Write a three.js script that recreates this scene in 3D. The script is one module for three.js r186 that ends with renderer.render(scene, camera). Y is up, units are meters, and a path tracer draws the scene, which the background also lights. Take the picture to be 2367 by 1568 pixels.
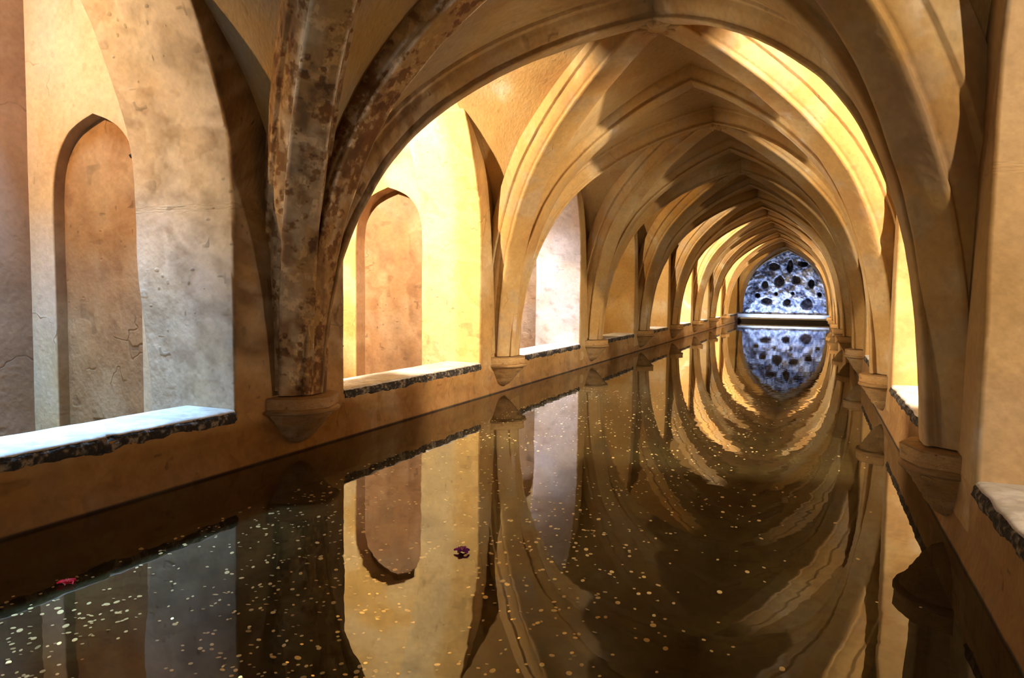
import * as THREE from 'three';
import { ImprovedNoise } from 'three/addons/math/ImprovedNoise.js';
import { mergeGeometries, mergeVertices } from 'three/addons/utils/BufferGeometryUtils.js';
import { RoundedBoxGeometry } from 'three/addons/geometries/RoundedBoxGeometry.js';
import { RectAreaLightUniformsLib } from 'three/addons/lights/RectAreaLightUniformsLib.js';

// ---------------------------------------------------------------- camera, background, light table, exposure
// Axes: x to the right across the pool, y up from the water, z = -(distance along the nave).
const scene = new THREE.Scene();
scene.background = new THREE.Color(0x000000);
const camera = new THREE.PerspectiveCamera(50.83, 2367 / 1568, 0.05, 100);
camera.position.set(1.0825, 0.99, 0);
camera.rotation.set(THREE.MathUtils.degToRad(-3.544), THREE.MathUtils.degToRad(22.936), THREE.MathUtils.degToRad(0.68), 'YXZ');
const renderer = new THREE.WebGLRenderer({ antialias: true });
renderer.toneMapping = THREE.LinearToneMapping;
renderer.toneMappingExposure = 1.06;
renderer.shadowMap.enabled = true;
RectAreaLightUniformsLib.init();

const Z0 = 3.52, BAY = 3.1525, WL = -1.855, WR = 1.6425, THICK = 0.66, SILL = 0.335, FLOOR = -0.22, END = 31.0;
const pier = (k) => Z0 + BAY * (k - 1);              // distance of pier k; bay k lies between pier k and pier k + 1
const BAYS = [-1, 0, 1, 2, 3, 4, 5, 6, 7, 8];         // the last one ends early, at the end wall
const zA = (k) => pier(k), zB = (k) => (k === 8 ? END : pier(k + 1));
const AMBER = 0xffca8c, WARM = 0xffd59a, GOLD = 0xffdfae, PALE = 0xffe8cc, COOL = 0x98caff, DAY = 0xd6e2ff;
// lamps in the side aisles, hidden by the piers: [bay, side, colour, candela of the spotlight along the aisle, radiance of the floor lamp that shines across the nave under an added light shield, its reach along the bay]
const LAMPS = [
  [0, -1, AMBER, 25, 0], [0, 1, PALE, 25, 0], [1, -1, PALE, 80, 1900, 0.5, 1.25], [1, 1, PALE, 112, 1800, 1.7, 2.4], [2, -1, PALE, 3, 260, 0.7, 1.9], [2, 1, PALE, 34, 300, 1.2, 2.4], [3, -1, WARM, 16, 150, 1.2, 2.4], [3, 1, PALE, 14, 100, 0.7, 1.9],
  [4, -1, PALE, 45, 300, 0.7, 2.2], [4, 1, WARM, 12, 150, 0.7, 2.2], [5, -1, PALE, 150, 700, 0.7, 2.4], [5, 1, PALE, 70, 500, 0.7, 2.4], [6, -1, PALE, 45, 300, 0.7, 2.2], [6, 1, WARM, 14, 150, 0.7, 2.2], [7, -1, PALE, 190, 1000, 0.7, 2.4], [7, 1, PALE, 150, 900, 0.7, 2.4], [8, -1, GOLD, 50, 300, 0.6, 1.6],
];
// daylight wells in the aisle roof: [bay, side, colour, strength, height of the shaft]
const WELLS = [[0, -1, COOL, 1050, 1.5], [2, -1, DAY, 560, 0.75], [6, -1, DAY, 80, 0.75]];
const ENTRANCE = { color: 0xffe9cf, strength: 3.6 };
const GROTTO = { color: 0xb2ccff, strength: 130 };

// ---------------------------------------------------------------- noise, random numbers, textures
const PN = new ImprovedNoise();
const noise = (x, y, z) => PN.noise(x, y, z);
function fbm(x, y, z, oct = 4) { let a = 0, w = 0.5, f = 1; for (let i = 0; i < oct; i++) { a += w * PN.noise(x * f, y * f, z * f + i * 17.3); w *= 0.5; f *= 2.03; } return a; }
const sstep = (a, b, x) => { const t = Math.min(1, Math.max(0, (x - a) / (b - a))); return t * t * (3 - 2 * t); };
const lerp = (a, b, t) => a + (b - a) * t;
const mix3 = (a, b, t) => [lerp(a[0], b[0], t), lerp(a[1], b[1], t), lerp(a[2], b[2], t)];
function rng(seed) { let s = seed >>> 0; return () => { s = (s + 0x6d2b79f5) >>> 0; let t = Math.imul(s ^ (s >>> 15), 1 | s); t = (t + Math.imul(t ^ (t >>> 7), 61 | t)) ^ t; return ((t ^ (t >>> 14)) >>> 0) / 4294967296; }; }
function tileNoise(seed, n) {                          // periodic value noise on an n by n lattice
  const r = rng(seed), g = Float32Array.from({ length: n * n }, r);
  return (u, v) => {
    const x = u * n, y = v * n, i = Math.floor(x), j = Math.floor(y), fx = x - i, fy = y - j, sx = fx * fx * (3 - 2 * fx), sy = fy * fy * (3 - 2 * fy);
    const at = (a, b) => g[(((b % n) + n) % n) * n + (((a % n) + n) % n)];
    return lerp(lerp(at(i, j), at(i + 1, j), sx), lerp(at(i, j + 1), at(i + 1, j + 1), sx), sy);
  };
}
function tileFbm(seed, n, oct) { const L = []; for (let i = 0; i < oct; i++) L.push(tileNoise(seed + i * 31, n << i)); return (u, v) => { let a = 0, w = 0.5, t = 0; for (const l of L) { a += w * l(u, v); t += w; w *= 0.55; } return a / t; }; }
function texture(size, fn, srgb) {                     // fn(u, v) -> [r, g, b] 0..1
  const d = new Uint8Array(size * size * 4);
  for (let j = 0; j < size; j++) for (let i = 0; i < size; i++) {
    const c = fn(i / size, j / size), o = (j * size + i) * 4;
    for (let k = 0; k < 3; k++) d[o + k] = Math.max(0, Math.min(255, Math.round(255 * c[k])));
    d[o + 3] = 255;
  }
  const t = new THREE.DataTexture(d, size, size);
  t.wrapS = t.wrapT = THREE.RepeatWrapping; t.magFilter = THREE.LinearFilter; t.minFilter = THREE.LinearMipmapLinearFilter; t.generateMipmaps = true;
  if (srgb) t.colorSpace = THREE.SRGBColorSpace;
  t.needsUpdate = true;
  return t;
}
// plaster: grain, mottling, small pits and hairline cracks, as a tint over the vertex colours; one tile is 1.6 m
function plasterMaps(seed, blotch, pits) {
  const grain = tileFbm(seed, 64, 3), mottle = tileFbm(seed + 100, 5, 5), pit = tileNoise(seed + 200, 46), pit2 = tileNoise(seed + 210, 17), crackA = tileFbm(seed + 300, 3, 5), warm = tileFbm(seed + 400, 4, 4), where = tileFbm(seed + 500, 3, 3);
  const parts = (u, v) => {
    const m = mottle(u, v), g = grain(u, v), p = sstep(0.86, 0.95, pit(u, v)) * pits * sstep(0.45, 0.6, where(u, v)), p2 = sstep(0.88, 0.96, pit2(u, v)) * pits;
    const c = (1 - sstep(0.002, 0.01, Math.abs(crackA(u, v) - 0.5))) * sstep(0.58, 0.66, where(v, u)) * 0.5;
    return { m, g, p: Math.max(p, 0.7 * p2), c, w: warm(u, v), b: sstep(0.53, 0.6, m) };
  };
  const map = texture(1024, (u, v) => {
    const q = parts(u, v), l = 0.93 + 0.12 * (q.g - 0.5) + blotch * 0.5 * (q.m - 0.5) - blotch * 0.12 * q.b - 0.3 * q.p - 0.28 * q.c;
    return [l + 0.03 * (q.w - 0.5), l + 0.0 - 0.02 * q.b * blotch, l - 0.12 * (q.w - 0.5) - 0.05 * q.b * blotch];
  }, true);
  const bump = texture(512, (u, v) => { const q = parts(u, v), h = 0.5 + 0.35 * (q.m - 0.5) + 0.16 * (q.g - 0.5) - 0.35 * q.p - 0.3 * q.c; return [h, h, h]; }, false);
  return { map, bump };
}
const P1 = plasterMaps(11, 0.3, 0.25), P2 = plasterMaps(57, 0.8, 0.45);
// the weathered pier: crisp brown blotches and bare pale lime
function blotchMaps(seed) {
  const a = tileFbm(seed, 18, 5), b = tileFbm(seed + 50, 36, 4), g = tileFbm(seed + 90, 60, 2), h = tileFbm(seed + 130, 3, 4);
  const parts = (u, v) => { const d = sstep(0.46, 0.6, 0.45 * a(u, v) + 0.55 * b(u, v) + 0.45 * (h(u, v) - 0.5)), l = sstep(0.54, 0.68, b(v, u)) * (1 - d); return { d, l, g: g(u, v) }; };
  return { map: texture(1024, (u, v) => { const q = parts(u, v), k = 0.86 + 0.16 * (q.g - 0.5); return mix3(mix3([k, k * 0.98, k * 0.95], [0.62, 0.52, 0.4], q.d), [1, 0.98, 0.95], q.l); }, true), bump: texture(512, (u, v) => { const q = parts(u, v), k = 0.5 - 0.2 * q.d + 0.15 * q.l + 0.15 * (q.g - 0.5); return [k, k, k]; }, false) };
}
const plaster = (maps, o = {}) => new THREE.MeshStandardMaterial({ map: maps.map, bumpMap: maps.bump, bumpScale: 0.012, roughness: 0.92, vertexColors: true, side: THREE.DoubleSide, ...o });
const M = {};
M.plaster = plaster(P1); M.plaster.name = 'ochre_plaster';
M.rough = plaster(P2, { bumpScale: 0.02 }); M.rough.name = 'weathered_plaster';
M.stained = plaster(blotchMaps(333), { bumpScale: 0.016 }); M.stained.name = 'stained_plaster';
{
  const a = tileFbm(901, 6, 5), b = tileFbm(902, 22, 4), c = tileNoise(903, 60);
  const stone = (k) => texture(512, (u, v) => {
    const t = sstep(0.42, 0.62, a(u, v)), d = (k < 0.5 ? sstep(0.52, 0.62, b(u, v)) : sstep(0.36, 0.58, 0.6 * b(u, v) + 0.4 * a(v, u))) * k, s = sstep(0.85, 0.95, c(u, v)) * 0.4;
    let col = k < 0.5 ? mix3([0.8, 0.79, 0.76], [0.72, 0.7, 0.66], t) : mix3([0.5, 0.45, 0.37], [0.38, 0.35, 0.3], t); col = mix3(col, k < 0.5 ? [0.3, 0.29, 0.27] : [0.13, 0.115, 0.095], Math.min(1, d + s * k)); return col;
  }, true);
  const bump = texture(512, (u, v) => { const h = 0.5 + 0.5 * (b(u, v) - 0.5) + 0.3 * (a(u, v) - 0.5); return [h, h, h]; }, false);
  M.sillTop = new THREE.MeshStandardMaterial({ name: 'limestone', map: stone(0.12), bumpMap: bump, bumpScale: 0.006, roughness: 0.8 });
  M.sillEdge = new THREE.MeshStandardMaterial({ name: 'blackened_mortar', map: stone(1.0), bumpMap: bump, bumpScale: 0.02, roughness: 0.95 });
  const g1 = tileFbm(77, 5, 5), g2 = tileFbm(78, 18, 4);
  M.rock = new THREE.MeshStandardMaterial({ name: 'porous_rock', map: texture(512, (u, v) => { const t = sstep(0.4, 0.62, g1(u, v)), d = sstep(0.52, 0.6, g2(u, v)); return mix3(mix3([0.85, 0.86, 0.88], [0.66, 0.68, 0.74], t), [0.2, 0.22, 0.3], d * 0.35); }, true), bumpMap: bump, bumpScale: 0.03, roughness: 0.95, vertexColors: true, side: THREE.DoubleSide });
  const f1 = tileFbm(41, 4, 6), f2 = tileFbm(42, 24, 3);
  M.poolFloor = new THREE.MeshStandardMaterial({ name: 'silted_pool_floor', map: texture(1024, (u, v) => { const t = sstep(0.35, 0.65, f1(u, v)), d = sstep(0.5, 0.66, f2(u, v)); return mix3(mix3([0.11, 0.085, 0.05], [0.15, 0.155, 0.095], t), [0.045, 0.035, 0.02], d * 0.7); }, true), roughness: 1.0 });
  const w1 = tileFbm(61, 7, 3), w2 = tileFbm(62, 3, 3);
  M.water = new THREE.MeshPhysicalMaterial({ name: 'still_water', color: 0xe9dcb8, roughness: 0, metalness: 0, transmission: 1, thickness: 0, ior: 1.4, side: THREE.DoubleSide, bumpMap: texture(512, (u, v) => { const h = 0.6 * w2(u, v) + 0.4 * w1(u, v); return [h, h, h]; }, false), bumpScale: 0.0008 });
  M.aisleFloor = new THREE.MeshStandardMaterial({ name: 'aisle_paving', map: stone(0.3), roughness: 0.9, color: 0xb08a5c });
}
M.iron = new THREE.MeshStandardMaterial({ name: 'rusty_iron', color: 0x2a1c14, roughness: 0.8, metalness: 0.3 });
M.housing = new THREE.MeshStandardMaterial({ name: 'black_metal', color: 0x17181a, roughness: 0.5, metalness: 0.6 });

// ---------------------------------------------------------------- naming helpers
const taken = {};
function numbered(n) { taken[n] = (taken[n] ?? -1) + 1; return taken[n] ? `${n}_${String(taken[n]).padStart(3, '0')}` : n; }
const shade = (o) => { o.traverse((m) => { if (m.isMesh) { m.castShadow = true; m.receiveShadow = true; } }); return o; };
function struct(name) { const g = new THREE.Group(); g.name = name; g.userData = { kind: 'structure' }; scene.add(g); return g; }
function thing(name, label, category, group) { const g = new THREE.Group(); g.name = numbered(name); g.userData = { label, category }; if (group) g.userData.group = group; scene.add(g); return g; }
function tag(m, name, label, category, group) { m.name = numbered(name); m.userData = { label, category }; if (group) m.userData.group = group; scene.add(m); return shade(m); }
function part(parent, name, geo, mat, label) { const m = new THREE.Mesh(geo, mat); m.name = numbered(name); if (label) m.userData.label = label; parent.add(m); return shade(m); }

// ---------------------------------------------------------------- geometry helpers
// grid over i = 0..nu, j = 0..nv: fn(u, v) -> [x, y, Z along the nave]; uv in tiles of 1.6 m by arc length
function grid(nu, nv, fn, color, tile = 1.6, off = 0, flat = null) {
  const P = [], C = [], I = [], W = nu + 1;
  const pts = [];
  for (let j = 0; j <= nv; j++) for (let i = 0; i <= nu; i++) { const p = fn(i / nu, j / nv); pts.push(p); P.push(p[0], p[1], -p[2]); if (color) C.push(...color(p)); }
  const d = (a, b) => Math.hypot(a[0] - b[0], a[1] - b[1], a[2] - b[2]);
  const U = new Float32Array(pts.length * 2), jm = nv >> 1, im = nu >> 1;
  const lu = [0], lv = [0];
  for (let i = 1; i <= nu; i++) lu.push(lu[i - 1] + Math.max(d(pts[jm * W + i], pts[jm * W + i - 1]), d(pts[i], pts[i - 1]) * 0.5));
  for (let j = 1; j <= nv; j++) lv.push(lv[j - 1] + Math.max(d(pts[j * W + im], pts[(j - 1) * W + im]), d(pts[j * W], pts[(j - 1) * W]) * 0.5));
  for (let j = 0; j <= nv; j++) for (let i = 0; i <= nu; i++) { const o = (j * W + i) * 2; if (flat) { const p = pts[j * W + i]; U[o] = (p[flat[0]] + p[2]) / tile; U[o + 1] = p[flat[1]] / tile; continue; } U[o] = lu[i] / tile + off * 0.37; U[o + 1] = lv[j] / tile + off * 0.61; }
  for (let j = 0; j < nv; j++) for (let i = 0; i < nu; i++) { const a = j * W + i; I.push(a, a + 1, a + W, a + 1, a + W + 1, a + W); }
  const g = new THREE.BufferGeometry();
  g.setAttribute('position', new THREE.Float32BufferAttribute(P, 3));
  g.setAttribute('uv', new THREE.BufferAttribute(U, 2));
  if (color) g.setAttribute('color', new THREE.Float32BufferAttribute(C, 3));
  g.setIndex(I); g.computeVertexNormals();
  return g;
}
function curve(points) {                               // smooth curve through 2D points, by share of its length
  const c = new THREE.CatmullRomCurve3(points.map(([x, y]) => new THREE.Vector3(x, y, 0)), false, 'centripetal');
  c.arcLengthDivisions = 400;
  return (t) => { const p = c.getPointAt(Math.min(1, Math.max(0, t))); return [p.x, p.y]; };
}
// the pointed vault profile: [share of the half span, height of the rib's underside]
const PROFILE = [[0, 2.9], [0.14, 2.8], [0.25, 2.705], [0.4, 2.55], [0.55, 2.355], [0.7, 2.1], [0.8, 1.85], [0.88, 1.55], [0.94, 1.22], [0.98, 0.8], [1, 0.375]];
const profile = curve(PROFILE);
const webProfile = curve(PROFILE.map(([s, y], i) => [s * 1.055, y + 0.14 * (1 - s * s * 0.8)]));
const openProfile = curve([[0, 2.985], [0.2, 2.95], [0.42, 2.86], [0.58, 2.74], [0.74, 2.48], [0.885, 2.12], [0.975, 1.8], [1, 1.45], [1, 0.9], [1, 0.0]]);
const HL = 1.7, HR = 1.53;
const half = (side) => (side < 0 ? HL : HR);

// ---------------------------------------------------------------- the colours of the plaster itself: patches, repairs, stains
const OCHRE = [0.41, 0.245, 0.075], CREAM = [0.52, 0.38, 0.18], RUST = [0.34, 0.165, 0.045], WHITE = [0.62, 0.54, 0.42], GREY = [0.34, 0.28, 0.19], BROWN = [0.2, 0.115, 0.05];
function patchy(p, k = 1) {
  const [x, y, z] = p, a = fbm(x * 0.9 + 3, y * 0.9, z * 0.9, 5), b = fbm(x * 2.1 + 40, y * 1.6, z * 2.1, 5), c = fbm(x * 5 + 9, y * 3.2, z * 5, 4);
  let col = mix3(OCHRE, CREAM, sstep(-0.05, 0.22, a) * 0.75);
  col = mix3(col, RUST, sstep(0.06, 0.22, b) * 0.45 * k);
  col = mix3(col, WHITE, sstep(0.2, 0.3, c) * sstep(0.0, 0.2, a) * 0.5 * k);
  return col;
}
// brown and grey weathering with bare whitish edges, as on the nearest left pier
function stained(p) {
  const [x, y, z] = p, a = fbm(x * 2.4 + 7, y * 1.1, z * 2.4, 5), b = fbm(x * 8 + 1, y * 4.5, z * 8, 5), c = fbm(x * 16, y * 9 + 5, z * 16, 4), e = fbm(x * 11 + 3, y * 1.2, z * 11, 3);
  let col = mix3([0.44, 0.27, 0.1], [0.52, 0.4, 0.25], sstep(-0.1, 0.12, a));
  col = mix3(col, [0.24, 0.13, 0.05], sstep(0.02, 0.16, b) * 0.8);
  col = mix3(col, [0.56, 0.42, 0.26], sstep(0.06, 0.14, c) * sstep(-0.02, 0.1, -b) * 0.85);
  return mix3(col, [0.18, 0.11, 0.05], sstep(0.1, 0.26, e) * 0.6);
}
function palePlaster(p, pink = 0) {
  const [x, y, z] = p, a = fbm(x * 1.7, y * 1.3 + 8, z * 1.7, 5), b = fbm(x * 4 + 2, y * 3, z * 4 + 6, 5), c = fbm(x * 9, y * 7, z * 9, 3);
  let col = pink ? mix3([0.7, 0.58, 0.5], [0.66, 0.5, 0.39], sstep(-0.1, 0.2, a)) : mix3([0.64, 0.57, 0.46], [0.59, 0.49, 0.36], sstep(-0.1, 0.2, a));
  col = mix3(col, [0.33, 0.26, 0.17], sstep(0.08, 0.17, b) * (pink ? 0.25 : 0.55));
  return mix3(col, [0.3, 0.22, 0.14], sstep(0.17, 0.24, c) * 0.5);
}
const nearLeft = (p, k = 0) => p[0] < -0.95 + k && Math.abs(p[2] - Z0) < 0.9;
const ribColor = (p) => (nearLeft(p) ? mix3(stained(p), patchy(p), sstep(-1.25, -0.98, p[0] + 0.1 * noise(p[0] * 4, p[1] * 4, p[2] * 4))) : mix3(patchy(p), GREY, sstep(0.08, 0.2, fbm(p[0] * 3, p[1] * 3, p[2] * 3 + 50, 4)) * 0.3));
const dampColor = (p) => { if (p[1] < 0.012) return mix3([0.035, 0.018, 0.012], [0.05, 0.045, 0.025], sstep(-0.1, 0.2, fbm(p[0] * 3, p[1] * 5, p[2] * 3, 3))); const d = sstep(0.16, 0.1, p[1] + 0.12 * fbm(p[0] * 2, p[1] * 2, p[2] * 1.3, 4)); return mix3(mix3(patchy(p, 1.2), RUST, 0.45), [0.25, 0.13, 0.04], d * 0.5); };

// ---------------------------------------------------------------- side walls: a parapet, and per bay an arched opening through the thick wall
function arcadeWall(side, face) {
  const wall = struct(side < 0 ? 'wall_left' : 'wall_right'), s = side;
  for (const k of BAYS) {
    const a = zA(k), b = zB(k), zc = (a + b) / 2, ho = (b - a) / 2 - 0.5, near = k < 3 ? 1 : 0.5;
    const outline = (t) => {                            // from the foot of the near jamb over the top to the foot of the far jamb
      const left = t < 0.5, [q, y] = openProfile(left ? 1 - 2 * t : 2 * t - 1), wob = 0.012 * fbm(k * 9 + t * 14, s * 5, 1.5, 3);
      return [zc + (left ? -1 : 1) * (q * ho + wob), Math.max(y + wob, 0.02)];
    };
    const sect = [];                                    // across the wall: front face, rounded arris, reveal, rounded arris, back face
    for (let i = 0; i <= 4; i++) sect.push([1 - i / 4, 0]);
    for (let i = 1; i <= 3; i++) { const q = (i / 3) * Math.PI / 2; sect.push([0, 0.02 * (1 - Math.cos(q)), 0.02 * (1 - Math.sin(q))]); }
    for (let i = 1; i <= 9; i++) sect.push([0, 0.02 + (THICK - 0.04) * i / 9, 0]);
    sect.push([0, THICK - 0.008, 0.008]); sect.push([0, THICK, 0.02]); sect.push([0.5, THICK]); sect.push([1, THICK]);
    sect[4] = [0, 0, 0.02];
    const reach = ((b - a) / 2) / ho, nv = sect.length - 1;
    const fn = (u, v) => {
      const [z, y] = outline(u), [w, d, lip = 0] = sect[Math.round(v * nv)]; let d0 = d; const up = y > 1.45 ? 1 : 0;
      let pz = lerp(z, zc + (z - zc) * reach, w), py = lerp(y, y + 0.45 * up, w);
      if (s < 0 && k === 0 && z > zc) d0 += 0.1 * (d0 / THICK) * sstep(0.3, 1.3, y);
      if (lip) { const e = Math.hypot(z - zc, (y - 1.2) * up) || 1; pz += lip * (z - zc) / e; py += lip * up * (y - 1.2) / e; }
      const dent = 0.006 * fbm(pz * 3, py * 3, d * 3 + k, 3);
      return [face + s * d0 + dent, py, pz];
    };
    const jambPale = (p) => {
      const into = (p[0] - face) * s;
      if (s < 0 && k === 1 && p[2] > zc && into > 0.012) return mix3([0.72, 0.56, 0.28], [0.68, 0.45, 0.14], sstep(0.36, 0.2, into + 0.05 * fbm(p[1] * 2, p[0], 3, 3)) * 0.85);
      if (s < 0 && (k === 0 || k === 2) && into > 0.012 && p[2] > zc) return palePlaster(p, k ? 1 : 0);
      if (s > 0 && k === 0 && p[2] > zc && into > 0.012) return mix3([0.6, 0.4, 0.19], OCHRE, sstep(0.05, 0.25, fbm(p[0] * 2, p[1] * 2, p[2], 4)) * 0.4);
      if (nearLeft(p) && into < 0.03) return mix3(stained(p), dampColor(p), sstep(0.7, 0.4, p[1] + 0.25 * fbm(p[2] * 3, p[1] * 2, 2, 3)));
      return patchy(p);
    };
    part(wall, 'arched_opening', grid(Math.round(150 * near), nv, fn, jambPale, 1.6, k + s * 3), s < 0 && k < 2 ? M.rough : M.plaster);
    // the parapet between opening and water
    const par = (u, v) => {
      const y = v <= 0.25 ? lerp(FLOOR - 0.05, 0.006, v / 0.25) : lerp(0.016, SILL - 0.035, (v - 0.3125) / 0.6875), z = lerp(a, b, u), base = 0.02 * sstep(0.12, 0.0, y) * 1;
      return [face - s * (0.006 * fbm(z * 2.5, y * 4, s, 3) + base), y, z];
    };
    part(wall, 'parapet', grid(Math.round(60 * near), 16, par, dampColor, 1.6, k), M.rough);
    part(wall, 'parapet_back', grid(6, 4, (u, v) => [face + s * (s < 0 ? 0.33 : THICK), lerp(-0.02, SILL - 0.03, v), lerp(a, b, u)], patchy, 1.6, k), M.plaster);
  }
  return wall;
}
arcadeWall(-1, WL); arcadeWall(1, WR);

// ---------------------------------------------------------------- the aisles behind the arcades
function aisle(side, face) {
  const s = side, near = face + s * THICK, far = near + s * 1.09, roofY = 3.25, bottom = 0.02;
  const wall = struct(s < 0 ? 'wall_aisle_left' : 'wall_aisle_right'), roof = struct(s < 0 ? 'ceiling_aisle_left' : 'ceiling_aisle_right');
  const floor = struct(s < 0 ? 'floor_aisle_left' : 'floor_aisle_right');
  const outer = (p) => (s < 0 && p[2] < 4 ? mix3([0.38, 0.22, 0.13], [0.3, 0.16, 0.085], sstep(-0.1, 0.15, fbm(p[1] * 1.8, p[2] * 1.8, 3, 5))) : patchy(p));  // near left stretch painted darker brown, standing in for its shade
  for (const k of BAYS) {
    const a = zA(k), b = zB(k), w = WELLS.find((q) => q[0] === k && q[1] === s);
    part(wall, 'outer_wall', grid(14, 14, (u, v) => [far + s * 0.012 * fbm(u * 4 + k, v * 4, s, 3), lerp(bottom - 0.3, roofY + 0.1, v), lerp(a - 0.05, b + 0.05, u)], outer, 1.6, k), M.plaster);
    const slab = new THREE.BoxGeometry(1.2, 0.2, b - a + 0.1); slab.translate((near + far) / 2, bottom - 0.1, -(a + b) / 2);
    part(floor, 'paving', slab, M.aisleFloor);
    // roof slab, left open where a daylight well comes through
    const x0 = Math.min(near, far) - 0.1, x1 = Math.max(near, far) + 0.3, zw0 = (a + b) / 2 - 0.04, zw1 = zw0 + 0.55, wh = w ? w[4] : 0;
    const box = (ax, bx, az, bz) => { const g = new THREE.BoxGeometry(bx - ax, 0.25, bz - az); g.translate((ax + bx) / 2, roofY + 0.125, -(az + bz) / 2); return g; };
    if (!w) part(roof, 'roof_slab', grid(8, 8, (u, v) => [lerp(x0, x1, u), roofY - 0.02, lerp(a - 0.05, b + 0.05, v)], patchy, 1.6, k), M.plaster);
    else {
      for (const [c, d] of [[a - 0.05, zw0], [zw1, b + 0.05]]) part(roof, 'roof_slab', grid(8, 6, (u, v) => [lerp(x0, x1, u), roofY - 0.02, lerp(c, d, v)], patchy, 1.6, k), M.plaster);
      const wx0 = Math.min(near, far) + 0.02, wx1 = Math.max(near, far) - 0.02;
      const ring = [[wx0, zw0], [wx1, zw0], [wx1, zw1], [wx0, zw1], [wx0, zw0]];
      part(roof, 'well_shaft', grid(4, 6, (u, v) => { const i = Math.round(u * 4); return [ring[i][0], lerp(roofY - 0.03, roofY + wh, v), ring[i][1]]; }, (p) => palePlaster(p), 1.6, k), M.plaster);
      for (const [c, d] of [[x0, wx0], [wx1, x1]]) part(roof, 'roof_slab', grid(3, 4, (u, v) => [lerp(c, d, u), roofY - 0.02, lerp(zw0, zw1, v)], patchy, 1.6, k), M.plaster);
      const pane = new THREE.BoxGeometry(wx1 - wx0, 0.02, zw1 - zw0), g = new THREE.Mesh(pane, new THREE.MeshStandardMaterial({ name: 'bright_sky_glass', color: 0xffffff, emissive: w[2], emissiveIntensity: 1.5 }));
      g.position.set((wx0 + wx1) / 2, roofY + wh + 0.01, -(zw0 + zw1) / 2); g.name = numbered('window'); g.userData.kind = 'structure'; scene.add(g);
      const l = new THREE.RectAreaLight(w[2], w[3], wx1 - wx0 - 0.02, zw1 - zw0 - 0.02);
      l.position.set(g.position.x, roofY + wh - 0.02, g.position.z); l.lookAt(g.position.x, 0, g.position.z); l.name = numbered('skylight_lamp'); scene.add(l);
    }
  }
  // cross walls behind every pier, each with a pointed blind niche
  for (let k = 0; k <= 9; k++) {
    const zf = (k === 9 ? END + 0.25 : pier(k)) - 0.46, zbk = zf + 0.9, nx = near + s * (k === 1 ? 0.48 : 0.41), nh = k === 1 ? 0.385 : 0.4, apex = 2.06, depth = k === 1 ? 0.08 : 0.18;
    const pale = (p) => (s < 0 && k === 1 ? mix3([0.66, 0.5, 0.33], [0.62, 0.43, 0.24], sstep(-0.05, 0.25, fbm(p[0] * 1.5, p[1] * 1.5, 4, 4))) : s < 0 && k === 2 ? mix3([0.72, 0.55, 0.26], [0.66, 0.44, 0.14], sstep(0, 0.15, fbm(p[0] * 2, p[1] * 2, 9, 4))) : patchy(p));
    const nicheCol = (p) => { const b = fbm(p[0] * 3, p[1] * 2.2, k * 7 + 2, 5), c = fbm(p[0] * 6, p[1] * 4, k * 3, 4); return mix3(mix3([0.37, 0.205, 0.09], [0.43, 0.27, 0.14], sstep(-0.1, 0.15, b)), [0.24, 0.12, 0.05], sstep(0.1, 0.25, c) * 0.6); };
    const head = curve([[0, apex], [0.35, apex - 0.05], [0.61, apex - 0.11], [0.83, apex - 0.215], [0.95, apex - 0.345], [1, apex - 0.5], [1, 1.0], [1, 0]]);
    const edge = (t) => { const l = t < 0.5, [q, y] = head(l ? 1 - 2 * t : 2 * t - 1); return [nx + (l ? -1 : 1) * q * nh, y]; };
    const xa = Math.min(near, far) - 0.03, xb = Math.max(near, far) + 0.03;
    // face: from the niche's edge out to the compartment's borders
    const outerEdge = (t, [x, y]) => { const top = sstep(0.12, 0.44, t) * sstep(0.88, 0.56, t); return [t < 0.5 ? lerp(xa, nx, sstep(0.4, 0.5, t)) : lerp(nx, xb, sstep(0.5, 0.6, t)), Math.max(y, 0) + (roofY - apex + 0.1) * sstep(0.3, 0.42, t) * sstep(0.7, 0.58, t) + (t > 0.25 && t < 0.75 ? 0 : 0)]; };
    const face = (u, v) => {
      const e = edge(u);
      if (v <= 0.7) { const o = outerEdge(u, e), q = v / 0.7; return [lerp(o[0], e[0], q), lerp(o[1], e[1], q), zf + 0.004 * fbm(u * 9, v * 5, k, 2)]; }
      return [e[0], e[1], zf + depth * (v - 0.7) / 0.3];
    };
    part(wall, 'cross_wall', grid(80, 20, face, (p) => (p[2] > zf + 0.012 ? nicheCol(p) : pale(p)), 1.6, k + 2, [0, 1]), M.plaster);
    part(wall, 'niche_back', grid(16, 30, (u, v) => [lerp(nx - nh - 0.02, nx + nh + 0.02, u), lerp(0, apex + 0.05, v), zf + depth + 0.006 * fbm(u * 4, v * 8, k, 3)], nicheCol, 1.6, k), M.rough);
    part(wall, 'cross_wall_rear', grid(6, 10, (u, v) => [lerp(xa, xb, u), lerp(0, roofY + 0.05, v), zbk], patchy, 1.6, k), M.plaster);
    part(wall, 'cross_wall_top', grid(6, 3, (u, v) => [lerp(xa, xb, u), roofY - 0.35 + 0.4 * v, zf + 0.01], patchy, 1.6, k), M.plaster);
  }
}
aisle(-1, WL); aisle(1, WR);

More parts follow.
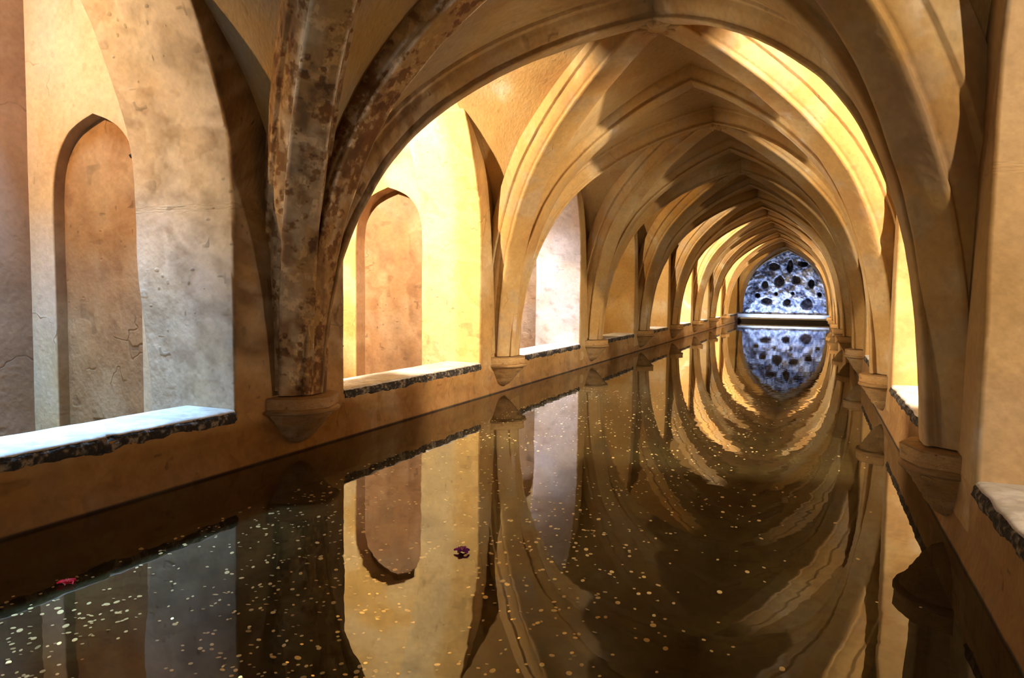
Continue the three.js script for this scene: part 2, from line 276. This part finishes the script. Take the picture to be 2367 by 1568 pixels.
// ---------------------------------------------------------------- ceiling: webs, ribs and keystones of each vaulted bay
const ceiling = struct('ceiling');
for (const k of BAYS) {
  const a = zA(k), b = zB(k), zc = (a + b) / 2, hb = (b - a) / 2, n = k < 3 ? 1 : 0.6, nu = Math.round(44 * n), nv = Math.round(22 * n);
  const bulge = (p) => { const d = 0.012 * fbm(p[0] * 1.6 + k, p[1] * 1.6, p[2] * 1.6, 3); return [p[0], p[1] + d, p[2]]; };
  const webCol = (p) => mix3(patchy(p), GREY, (nearLeft(p, 0.3) ? 0.55 : 0) * sstep(-0.2, 0.15, fbm(p[0] * 2, p[1] * 2, p[2] * 2, 4)));
  for (const dir of [-1, 1]) part(ceiling, 'vault_web', grid(nu * 2, nv, (u, v) => {       // the quadrants towards the next transverse arches
    const t = Math.abs(2 * u - 1), sx = u < 0.5 ? -1 : 1, [s, y] = webProfile(t);
    return bulge([sx * s * half(sx), y, zc + dir * lerp(Math.min(1, s) * hb, hb, v)]);
  }, webCol, 1.6, k), M.plaster);
  for (const sx of [-1, 1]) part(ceiling, 'vault_web', grid(nu * 2, nv, (u, v) => {        // the quadrants over the side openings
    const t = Math.abs(2 * u - 1), sz = u < 0.5 ? -1 : 1, [s, y] = webProfile(t), wallX = sx < 0 ? WL - 0.05 : WR + 0.05;
    return bulge([lerp(sx * Math.min(1.06, s) * half(sx), wallX, v), y, zc + sz * Math.min(1, s) * hb]);
  }, webCol, 1.6, k + 5), M.plaster);
}
// rib section: [across, above the soffit]
const RIB = (() => { const h = [[-0.185, 0.32], [-0.185, 0.165], [-0.178, 0.156], [-0.158, 0.154], [-0.15, 0.146], [-0.15, 0.118], [-0.143, 0.1], [-0.122, 0.062], [-0.109, 0.05], [-0.097, 0.046], [-0.096, 0.032], [-0.112, 0.018], [-0.109, 0.005], [-0.09, 0], [-0.06, -0.002], [-0.03, -0.003]]; return [...h, [0, -0.004], ...h.map(([x, y]) => [-x, y]).reverse()]; })();
function halfRib(foot, top, n, wide = 1, seed = 0) {   // foot, top: [x, Z]; underside follows the vault profile
  // on the nearest left ribs the lime shows where the rolls are worn bare
  const worn = foot[0] < 0 && foot[1] > Z0 - 0.3 && foot[1] < Z0 + 0.05;
  const color = !worn ? ribColor : (p) => {
    const c = ribColor(p), w = Math.abs((p[0] - top[0]) * -hz + (p[2] - top[1]) * hx), e = 1 - sstep(0.004, 0.012, Math.abs(w - 0.101) + 0.008 * fbm(p[1] * 9, p[0] * 9, seed, 3));
    return mix3(c, [0.86, 0.79, 0.65], e * sstep(1.25, 1.75, p[1] + 0.5 * fbm(p[1] * 2.2, seed, p[0] * 3, 3)) * sstep(-0.25, 0.05, fbm(p[1] * 6, seed + 3, 2, 3)));
  };
  const L = Math.hypot(foot[0] - top[0], foot[1] - top[1]), hx = (foot[0] - top[0]) / L, hz = (foot[1] - top[1]) / L, m = RIB.length - 1;
  const fn = (u, v) => {
    const t = v, e = 0.004, [s, y] = profile(t), [s0, y0] = profile(Math.max(0, t - e)), [s1, y1] = profile(Math.min(1, t + e));
    let tx = (s1 - s0) * L, ty = y1 - y0; const tl = Math.hypot(tx, ty) || 1; tx /= tl; ty /= tl;
    let ox = -ty, oy = tx; if (t < 0.002) { ox = 0; oy = 1; }                          // outward, away from the pool
    const [w0, d] = RIB[Math.round(u * m)], w = w0 * wide, r = s * L + ox * d, yy = y + oy * d;
    const rough = 0.007 * fbm(foot[0] * 3 + s * 6 + seed, yy * 4, w0 * 9 + seed, 3);
    return [top[0] + hx * (r + rough) - hz * w, yy + rough, top[1] + hz * (r + rough) + hx * w];
  };
  return grid(m, n, fn, color, 1.6, seed);
}
for (let k = -1; k <= 9; k++) {
  const z = k === 9 ? END - 0.02 : pier(k), n = k < 2 ? 180 : k < 4 ? 90 : 44;
  const left = halfRib([-HL, z], [0, z], n, 0.95, k), right = halfRib([HR, z], [0, z], n, 0.95, k + 20);
  if (k === 1) { part(ceiling, 'transverse_arch', left, M.stained, 'stained left half of the nearest cross arch'); part(ceiling, 'transverse_arch', right, M.plaster); }
  else part(ceiling, 'transverse_arch', mergeGeometries([left, right]), M.plaster);
}
for (const k of BAYS) {
  const a = zA(k), b = zB(k), zc = (a + b) / 2, n = k < 2 ? 180 : k < 4 ? 90 : 44;
  for (const sx of [-1, 1]) for (const dz of [-1, 1]) part(ceiling, 'diagonal_rib', halfRib([sx * (half(sx) + (sx < 0 ? 0.05 : 0.08)), (dz < 0 ? a : b) - dz * 0.12], [0, zc], n, 0.92, k * 4 + sx + dz), k === 0 && dz > 0 && sx < 0 ? M.stained : k === 1 && dz < 0 && sx < 0 ? M.rough : M.plaster);
  // keystone: a small boss of carved leaves under the crossing
  const boss = [];
  const core = new THREE.SphereGeometry(0.1, 20, 10); core.scale(1, 0.35, 1); boss.push(core);
  for (let i = 0; i < 10; i++) { const l = new THREE.SphereGeometry(0.045, 10, 6); l.scale(1.3, 0.45, 0.5); l.translate(0.1, -0.012, 0); l.rotateY(i * Math.PI / 5); boss.push(l); }
  const g = mergeGeometries(boss); g.translate(0, 2.88, -zc);
  const pos = g.attributes.position, C = []; for (let i = 0; i < pos.count; i++) C.push(...ribColor([pos.getX(i), pos.getY(i), -pos.getZ(i)]));
  g.setAttribute('color', new THREE.Float32BufferAttribute(C, 3));
  part(ceiling, 'keystone', g, M.plaster);
}

// ---------------------------------------------------------------- pool floor and water
const floor = new THREE.Mesh(grid(40, 200, (u, v) => [lerp(WL - 0.05, WR + 0.05, u), FLOOR + 0.02 * fbm(u * 5, v * 40, 2, 3), lerp(-2.9, END + 0.1, v)], null, 1.3), M.poolFloor);
floor.name = 'floor'; floor.userData.kind = 'structure'; scene.add(shade(floor));
const water = new THREE.Mesh(grid(4, 40, (u, v) => [lerp(WL - 0.03, WR + 0.03, u), 0, lerp(-2.85, END + 0.05, v)], null, 0.9), M.water);
water.name = 'water'; water.userData.kind = 'structure'; scene.add(water); water.receiveShadow = true;

// ---------------------------------------------------------------- end wall, its parapet and the rock grotto behind it
{
  const end = struct('wall_end');
  const edge = (t) => { const l = t < 0.5, [q, y] = profile(l ? 1 - 2 * t : 2 * t - 1), sx = l ? -1 : 1; return [sx * q * (half(sx) + 0.08), y + 0.06]; };
  part(end, 'arch_wall', grid(80, 8, (u, v) => { const e = edge(u); if (v <= 0.5) { const q = v / 0.5; return [e[0] * lerp(1.5, 1, q), e[1] + (1 - q) * 0.7, END]; } return [e[0], e[1], END + 0.45 * (v - 0.5) / 0.5]; }, (p) => (p[2] > END + 0.02 ? [0.62, 0.6, 0.58] : patchy(p)), 1.6), M.plaster);
  part(end, 'parapet', grid(20, 8, (u, v) => [lerp(WL, WR, u), lerp(FLOOR, 0.14, v), END - 0.02], (p) => mix3([0.07, 0.05, 0.035], [0.12, 0.09, 0.06], sstep(-0.1, 0.2, fbm(p[0] * 3, p[1] * 3, 1, 3))), 1.6), M.rough);
  part(end, 'side_wall', grid(4, 6, (u, v) => [-2.1, lerp(0, 4, v), lerp(END, END + 2, u)], (p) => palePlaster(p), 1.6), M.plaster);
  part(end, 'side_wall', grid(4, 6, (u, v) => [1.9, lerp(0, 4, v), lerp(END, END + 2, u)], (p) => palePlaster(p), 1.6), M.plaster);
  part(end, 'plinth', new RoundedBoxGeometry(3.9, 0.32, 0.3, 3, 0.03).translate(-0.1, 0.14, -(END + 1.25)), M.sillTop);
  part(end, 'roof', grid(4, 4, (u, v) => [lerp(-2.2, 2, u), 3.7, lerp(END, END + 2.2, v)], (p) => palePlaster(p), 1.6), M.plaster);
  part(end, 'ground', grid(4, 4, (u, v) => [lerp(-2.2, 2, u), 0.0, lerp(END, END + 2.2, v)], (p) => palePlaster(p), 1.6), M.plaster);
  // rusticated rock with hollows, read off the photograph: [x, y, half width, half height]
  const hollows = [[-0.82, 0.84, 0.24, 0.15], [-0.01, 0.8, 0.16, 0.17], [0.77, 0.77, 0.24, 0.25], [-0.34, 1.7, 0.2, 0.26], [0.33, 1.74, 0.19, 0.18], [0.92, 1.6, 0.13, 0.2], [-0.92, 1.55, 0.13, 0.18], [-0.58, 2.32, 0.22, 0.16], [0.06, 2.33, 0.12, 0.28], [0.56, 2.42, 0.2, 0.1], [-1.2, 1.1, 0.1, 0.1], [-0.45, 1.16, 0.06, 0.08], [0.2, 1.2, 0.07, 0.06], [1.25, 1.15, 0.07, 0.09]];
  const rock = (u, v) => {
    const x = lerp(-2.1, 1.9, u), y = lerp(0.2, 3.7, v);
    let d = 0;
    for (const [hx, hy, rx, ry] of hollows) { const q = Math.hypot((x - hx) / rx, (y - hy) / ry) + 0.35 * fbm(x * 5, y * 5, hx * 9, 3); d = Math.max(d, sstep(1.08, 0.72, q)); }
    return [x, y, END + 1.3 + 0.75 * d + 0.22 * fbm(x * 2.2, y * 2.2, 5, 4) + 0.1 * fbm(x * 7, y * 7, 8, 3)];
  };
  const g = struct('wall_grotto');
  part(g, 'rock_face', grid(150, 130, rock, (p) => mix3([0.85, 0.85, 0.86], [0.16, 0.18, 0.26], sstep(0.0, 0.2, fbm(p[0] * 2.4, p[1] * 2.4, 1, 5)) * 0.85), 1.1), M.rock);
}
// closing wall behind the camera with the entrance arch
{
  const back = struct('wall_back'), ZB = -2.79;
  const edge = (t) => { const l = t < 0.5, [q, y] = profile(l ? 1 - 2 * t : 2 * t - 1); return [(l ? -1 : 1) * q * 1.2, y * 0.9]; };
  part(back, 'arch_wall', grid(60, 6, (u, v) => { const e = edge(u); if (v <= 0.5) { const q = v / 0.5; return [lerp(e[0] * 2.8, e[0], q), e[1] + (1 - q) * 1.6, ZB]; } return [e[0], e[1], ZB - 0.8 * (v - 0.5) / 0.5]; }, patchy, 1.6), M.plaster);
  part(back, 'parapet', grid(10, 4, (u, v) => [lerp(-3.8, 3.6, u), lerp(FLOOR, 0.4, v), ZB], patchy, 1.6), M.plaster);
  const pane = new THREE.Mesh(new THREE.BoxGeometry(2.6, 2.5, 0.03), new THREE.MeshStandardMaterial({ name: 'daylight_opening', color: 0xffffff, emissive: ENTRANCE.color, emissiveIntensity: 0.6 }));
  pane.position.set(0, 1.45, -ZB + 0.82); pane.name = numbered('window'); pane.userData.kind = 'structure'; scene.add(pane);
  const l = new THREE.RectAreaLight(ENTRANCE.color, ENTRANCE.strength, 2.2, 2.1); l.position.set(0, 1.45, -ZB + 0.79); l.lookAt(0, 1.45, -20); l.name = 'entrance_lamp'; scene.add(l);
}

// ---------------------------------------------------------------- stone sills on the parapets
function makeSill(name, label, side, face, k) {
  const a = zA(k) + 0.5, b = zB(k) - 0.5, len = b - a, s = side, dep = s < 0 ? 0.36 : THICK + 0.04, n = k < 3 ? 90 : 36;
  const t = thing(name, label, 'sill', k > 3 ? 'far window sills' : undefined);
  t.position.set(face, SILL, -(a + b) / 2);
  const chip = (z) => 0.018 * fbm(z * 6 + k * 4, s * 3, 2, 4) + 0.03 * sstep(0.22, 0.3, fbm(z * 4 + k, 9, s, 3));
  const top = (u, v) => { const z = lerp(-len / 2, len / 2, u), sec = [[0.006, -0.03], [0, -0.012], [0.01, -0.002], [0.03, 0], [0.3 * dep, 0.0], [0.7 * dep, 0.0], [dep, 0.0], [dep, -0.06]], [d, y] = sec[Math.round(v * 7)]; return [s * (d + (v < 0.5 ? chip(z) : 0)), y + 0.004 * fbm(z * 4, d * 4, k, 3), z]; };
  const edgeTop = grid(n, 7, top, null, 0.8, k);
  part(t, 'slab', edgeTop, M.sillTop);
  const low = (z) => -0.075 + 0.035 * fbm(z * 5, k * 3, s + 8, 4);
  const band = (u, v) => { const z = lerp(-len / 2, len / 2, u), r = 0.014 * fbm(z * 14, v * 4, k, 3); return [s * (0.002 - 0.012 * Math.sin(v * Math.PI) + chip(z) * v + r), lerp(low(z), -0.012, v), z]; };
  part(t, 'mortar_edge', grid(n, 6, band, null, 0.5, k), M.sillEdge, 'blackened broken mortar edge');
  return t;
}
const ORD = ['first', 'second', 'third', 'fourth', 'fifth', 'sixth', 'seventh', 'eighth', 'ninth'];
const leftSills = ['broad pale stone sill under the nearest left opening, lit sky blue with a blackened front edge', 'cream stone sill with a black speckled edge below the bright yellow niche recess', 'short bluish white sill on the left ledge, third opening along', 'dull grey sill of the fourth left opening, below a dark gold wall'];
const rightSills = ['pale grey stone slab with a chipped edge at the right border of the photo', 'pale sill triangle seen between the first two right-hand piers', 'third stone sill along the right wall, nearly hidden behind the second ribbed pier'];
for (const k of BAYS) {
  if (k < 0) continue;
  makeSill('stone_sill', leftSills[k] ?? `${ORD[k]} stone sill along the left ledge, far off and small`, -1, WL, k);
  if (k < 3) makeSill('stone_sill', rightSills[k], 1, WR, k);
}
{
  const t = thing('stone_sill', 'bright white stone ledge under the blue rock grotto at the far end', 'sill');
  t.position.set((WL + WR) / 2, 0.14, -(END + 0.2));
  const g = new RoundedBoxGeometry(WR - WL, 0.06, 0.55, 3, 0.015); g.translate(0, 0, 0); part(t, 'slab', g, M.sillTop);
  const d = grid(40, 4, (u, v) => [lerp(-1.74, 1.74, u), lerp(-0.14, -0.02, v), -0.28 + 0.012 * fbm(u * 20, v * 3, 1, 3)], null, 0.5); part(t, 'dark_face', d, new THREE.MeshStandardMaterial({ name: 'dark_brown_stone', color: 0x2a1e16, roughness: 0.7 }), 'dark band under the ledge');  // front of the ledge given a plain dark brown colour
}

// ---------------------------------------------------------------- carved corbels carrying the ribs
function makeCorbel(side, k) {
  const s = side, t = thing('rib_corbel', CORBELS[s < 0 ? 0 : 1][k - 1] ?? `${ORD[k - 1]} corbel along the ${s < 0 ? 'left' : 'right'} wall, tiny and far off`, 'corbel', k > 4 ? `distant corbels on the ${s < 0 ? 'left' : 'right'} wall` : undefined);
  t.position.set(s < 0 ? WL : WR, 0, -pier(k));
  const col = (g) => { const pos = g.attributes.position, C = []; for (let i = 0; i < pos.count; i++) { const p = [pos.getX(i) + t.position.x, pos.getY(i), pier(k) - pos.getZ(i)]; C.push(...(k === 1 && s < 0 ? mix3(stained(p), RUST, 0.5) : mix3(patchy(p), RUST, 0.3))); } g.setAttribute('color', new THREE.Float32BufferAttribute(C, 3)); return g; };
  const lathe = (pts, seg) => { const g = new THREE.LatheGeometry(pts.map(([r, y]) => new THREE.Vector2(r, y)), seg / 2, s < 0 ? 0 : Math.PI, Math.PI); g.scale(s < 0 ? 0.98 : 0.74, 1, s < 0 ? 0.98 : 0.9); const q = g.attributes.position; for (let i = 0; i < q.count; i++) { const x = q.getX(i), y = q.getY(i), z = q.getZ(i), d = 0.01 * fbm(x * 8, y * 8 + k, z * 8, 3); q.setXYZ(i, x * (1 + d * 4), y + d, z * (1 + d * 4)); } g.computeVertexNormals(); return col(g.toNonIndexed()); };
  part(t, 'band', lathe([[0.0, 0.368], [0.25, 0.368], [0.262, 0.365], [0.265, 0.36], [0.262, 0.3], [0.25, 0.292]], 8), M.rough);
  part(t, 'moulding', lathe([[0.24, 0.296], [0.266, 0.29], [0.272, 0.28], [0.266, 0.268], [0.24, 0.262]], 24), M.rough);
  part(t, 'bracket', lathe([[0.24, 0.264], [0.225, 0.24], [0.195, 0.215], [0.19, 0.2], [0.172, 0.185], [0.15, 0.155], [0.14, 0.15], [0.132, 0.13], [0.11, 0.11], [0.1, 0.105], [0.085, 0.085], [0.03, 0.06], [0.001, 0.055]], 16), M.rough);
}
const CORBELS = [
  ['large brown corbel with a rounded bracket under the stained rib pier on the left', 'corbel on the left wall just right of the cream sill', 'small pale corbel on the left wall between the blue white and dull grey sills', 'fourth corbel along the left wall, small and dark'],
  ['tall worn corbel with stepped bracket under the ribs of the nearest right pier', 'pale corbel on the right wall, second along, beside the small lit sill', 'third corbel along the right wall, low above the water', 'fourth corbel along the right wall, small and brown'],
];
for (let k = 1; k <= 8; k++) { makeCorbel(-1, k); makeCorbel(1, k); }

// ---------------------------------------------------------------- lamps in the aisles
function lampThing(name, where, s, at, aim, color, power, angle, soft = 0.12) {
  const t = thing(name, `black ${where} in the ${s < 0 ? 'left' : 'right'} aisle, hidden behind the piers`, 'lamp', `${where}s in the ${s < 0 ? 'left' : 'right'} aisle`);
  t.position.set(at[0], at[1], -at[2]);
  const head = new THREE.Group(); head.name = numbered('lamp_head'); t.add(head);
  head.quaternion.setFromUnitVectors(new THREE.Vector3(0, -1, 0), new THREE.Vector3(aim[0] - at[0], aim[1] - at[1], -(aim[2] - at[2])).normalize());
  part(head, 'shade', new THREE.LatheGeometry([[0.001, 0.16], [0.03, 0.16], [0.055, 0.12], [0.06, 0.02], [0.06, 0.01], [0.054, 0.01]].map(([a, b]) => new THREE.Vector2(a, b)), 20), M.housing);
  const lens = new THREE.Mesh(new THREE.CylinderGeometry(0.052, 0.052, 0.006, 20).translate(0, 0.012, 0), new THREE.MeshStandardMaterial({ name: 'lens', color: 0xffffff, emissive: color, emissiveIntensity: 2 }));
  lens.name = numbered('lens'); head.add(lens);
  const l = new THREE.SpotLight(color, power, 0, angle, soft, 2), d = new THREE.Vector3(0, -1, 0).applyQuaternion(head.quaternion);
  l.position.copy(t.position).addScaledVector(d, 0.006); l.target.position.set(aim[0], aim[1], -aim[2]); l.castShadow = true; l.shadow.radius = 2; l.name = numbered('spot_lamp'); scene.add(l, l.target);
  return t;
}
for (const [k, s, color, along, across, from, to] of LAMPS) {
  const near = (s < 0 ? WL : WR) + s * THICK, a = zA(k), b = zB(k), high = 2.62;
  if (along) {
    const t = lampThing('hanging_spotlight', 'hanging spotlight', s, [near + s * 0.5, high, a + 0.62], k ? [near - s * 0.62, 2.05, b - 0.45] : s < 0 ? [near + s * 0.35, 2.3, b - 0.46] : [near + s * 0.22, 1.75, b - 0.5], color, along, k ? 0.9 : s < 0 ? 0.78 : 0.8, k || s > 0 ? 0.12 : 1);
    part(t, 'stem', new THREE.CylinderGeometry(0.01, 0.01, 0.5, 8).translate(0, 0.38, 0), M.housing);
  }
  if (across) {
    const x = near + s * 0.35, y = 0.36, len = to - from, z = a + (from + to) / 2, cut = 0.8;
    const t = thing('floor_lamp', `long floor lamp under an added light shield in the ${s < 0 ? 'left' : 'right'} aisle, hidden behind the piers`, 'lamp', `floor lamps with added light shields in the ${s < 0 ? 'left' : 'right'} aisle`);
    t.position.set(x, y, -z);
    part(t, 'stand', new RoundedBoxGeometry(0.08, 0.3, len, 2, 0.01).translate(s * 0.06, -0.19, 0), M.housing);
    part(t, 'light_shield', mergeGeometries([new RoundedBoxGeometry(0.42, 0.02, len + 0.1, 1, 0.005).translate(-s * 0.1, 0.3 * cut + 0.01, 0), new RoundedBoxGeometry(0.02, 0.42, len + 0.1, 1, 0.005).translate(s * 0.1, 0.04, 0), new RoundedBoxGeometry(0.34, 0.4, 0.02, 1, 0.005).translate(-s * 0.11, 0.05, -len / 2 - 0.03)]), M.housing);  // boards added above and at the far end to cut off the lamp's light
    const lens = new THREE.Mesh(new THREE.BoxGeometry(0.006, 0.024, len).translate(s * 0.006, 0, 0), new THREE.MeshStandardMaterial({ name: 'lens', color: 0xffffff, emissive: color, emissiveIntensity: 2 }));
    lens.name = numbered('lens'); t.add(lens);
    const l = new THREE.RectAreaLight(color, across, len, 0.02);
    l.position.set(x - s * 0.004, y, -z); l.lookAt(x - s * 1, y + 0.35, -(z + 0.1)); l.name = numbered('floor_lamp_light'); scene.add(l);
  }
}
{ // cool light at the foot of the grotto
  const t = thing('strip_lamp', 'long cool lamp lying behind the far ledge below the rock grotto', 'lamp');
  t.position.set(-0.1, 0.005, -(END + 0.7));
  part(t, 'housing', new RoundedBoxGeometry(2.8, 0.08, 0.14, 2, 0.01).translate(0, 0.04, 0), M.housing);
  const lens = new THREE.Mesh(new THREE.BoxGeometry(2.7, 0.008, 0.1).translate(0, 0.084, 0), new THREE.MeshStandardMaterial({ name: 'lens', color: 0xffffff, emissive: GROTTO.color, emissiveIntensity: 2 })); lens.name = numbered('lens'); t.add(lens);
  const l = new THREE.RectAreaLight(GROTTO.color, GROTTO.strength, 2.6, 0.1); l.position.set(-0.1, 0.11, -(END + 0.7)); l.lookAt(-0.1, 1.4, -(END + 1.4)); l.name = 'grotto_lamp'; scene.add(l);
}

// ---------------------------------------------------------------- flowers on the water, coins below it, iron pegs
function flower(name, label, x, z, size, color, deep, petals, seed) {
  const t = thing(name, label, 'flower'), r = rng(seed);
  t.position.set(x, 0.004, -z); t.rotation.y = r() * 6;
  const pm = [color, deep].map((c) => new THREE.MeshPhysicalMaterial({ name: 'petal_tissue', color: c, roughness: 0.7, side: THREE.DoubleSide, transmission: 0.3, thickness: 0 }));
  for (let i = 0; i < petals; i++) {
    const lift = 0.1 + 0.25 * r(), w = size * (0.32 + 0.16 * r()), L = size * (0.85 + 0.3 * r()), rough = 0.1 * size;
    const g = grid(8, 8, (u, v) => { const a = (u - 0.5) * 2, wid = w * Math.sin(Math.PI * Math.pow(v, 0.7) * 0.93 + 0.05); return [v * L, lift * size * (0.55 * Math.sin(v * 2.4)) + 0.18 * size * a * a + rough * fbm(u * 3, v * 3, i + seed, 2), a * wid]; }, null, 0.1);
    g.rotateY((i + 0.5 * r()) * 2 * Math.PI / petals);
    part(t, 'petal', g, pm[i % 2]);
  }
  const c = []; for (let i = 0; i < 5; i++) { const q = new THREE.CylinderGeometry(size * 0.02, size * 0.03, size * 0.5, 6); q.translate(0, size * 0.3, 0); q.rotateZ(0.5 * (r() - 0.5)); q.rotateX(0.7 * (r() - 0.5)); c.push(q); }
  part(t, 'stamens', mergeGeometries(c), new THREE.MeshStandardMaterial({ name: 'stamen', color: 0xe8a0b0, roughness: 0.7 }));
}
flower('floating_flower', 'crimson flower floating on the dark water at lower left', -1.2, 1.58, 0.029, 0xe81c40, 0xb00a28, 7, 5);
flower('floating_flower', 'purple flower floating on the reflection of the yellow niche', -0.13, 2.4, 0.032, 0xa838c4, 0x7a1c8c, 6, 9);
{
  const r = rng(2024), coin = new THREE.CylinderGeometry(0.5, 0.5, 0.11, 20, 1);
  coin.deleteAttribute('uv');
  const mats = [[0xfffefa, 0.45, 0.25], [0xfafaf4, 0.0, 0.4], [0xeeead8, 0.4, 0.3], [0xffffff, 0.0, 0.5], [0x8e8872, 0.2, 0.5]].map(([color, metalness, roughness], i) => new THREE.MeshStandardMaterial({ name: 'coin_metal_' + i, color, metalness, roughness }));
  const spots = [];
  while (spots.length < 3600) {
    const z = 0.95 + Math.pow(r(), 3) * 8, x = lerp(WL + 0.06, WR - 0.1, r()), dens = fbm(x * 1.4 + 4, z * 1.1, 3, 3);
    if (dens < -0.12 + 0.3 * (r() - 0.5) || (x > 0.3 && r() < sstep(0.2, 1.1, x) * 0.92)) continue;
    spots.push([x, z]);
  }
  // nearest first, inside the frame as a rule
  const seen = spots.map(([x, z]) => { const v = new THREE.Vector3(x, FLOOR, -z); camera.updateMatrixWorld(); const d = v.distanceTo(camera.position); v.project(camera); return { x, z, d, inside: Math.abs(v.x) < 1 && Math.abs(v.y) < 1 }; }).sort((a, b) => (b.inside - a.inside) || a.d - b.d);
  const lying = [];
  seen.forEach((c, i) => {
    const d = (0.0095 + 0.015 * r() * r()), tx = 0.5 * (r() - 0.5), tz = 0.5 * (r() - 0.5), y = FLOOR + 0.02 * fbm(((c.x - WL + 0.05) / (WR - WL + 0.1)) * 5, ((c.z + 2.9) / (END + 3)) * 40, 2, 3) + 0.003;
    const m = new THREE.Object3D(); m.position.set(c.x, y, -c.z); m.rotation.set(tx, r() * 6, tz); m.scale.setScalar(d); m.updateMatrix();
    const mat = mats[Math.floor(r() * r() * 5)];
    if (i < 300) { const o = new THREE.Mesh(coin, mat); o.position.copy(m.position); o.rotation.copy(m.rotation); o.scale.copy(m.scale); tag(o, 'coin', 'small round coin lying on the dark bottom of the pool under clear water', 'coin', 'coins on the pool bottom'); }
    else lying.push(m.matrix.clone());
  });
  const inst = new THREE.InstancedMesh(coin, mats[1], lying.length); lying.forEach((m, i) => inst.setMatrixAt(i, m));
  inst.name = 'scattered_coins'; inst.userData = { kind: 'stuff', label: 'many more coins scattered over the pool bottom further away', category: 'coins' }; scene.add(shade(inst));
}
function peg(x, y, z, to, label) {
  const t = thing('iron_peg', label, 'peg'); t.position.set(x, y, -z);
  const c = new THREE.CatmullRomCurve3([new THREE.Vector3(0, 0, 0), new THREE.Vector3(to[0] * 0.6, to[1] * 0.5, to[2] * 0.6), new THREE.Vector3(...to)]);
  part(t, 'shank', new THREE.TubeGeometry(c, 10, 0.012, 8), M.iron);
  const h = new THREE.SphereGeometry(0.017, 10, 8); h.scale(1, 0.7, 1); h.translate(...to); part(t, 'head', h, M.iron);
}
peg(WL - 0.78, 1.77, pier(1) - 0.5, [0.05, 0.05, -0.04], 'short dark iron peg sticking out beside the nearest niche arch');
peg(WL - 0.06, 0.62, pier(1) + 0.5, [-0.02, 0, -0.07], 'small iron peg low in the left jamb of the yellow recess');

renderer.render(scene, camera);
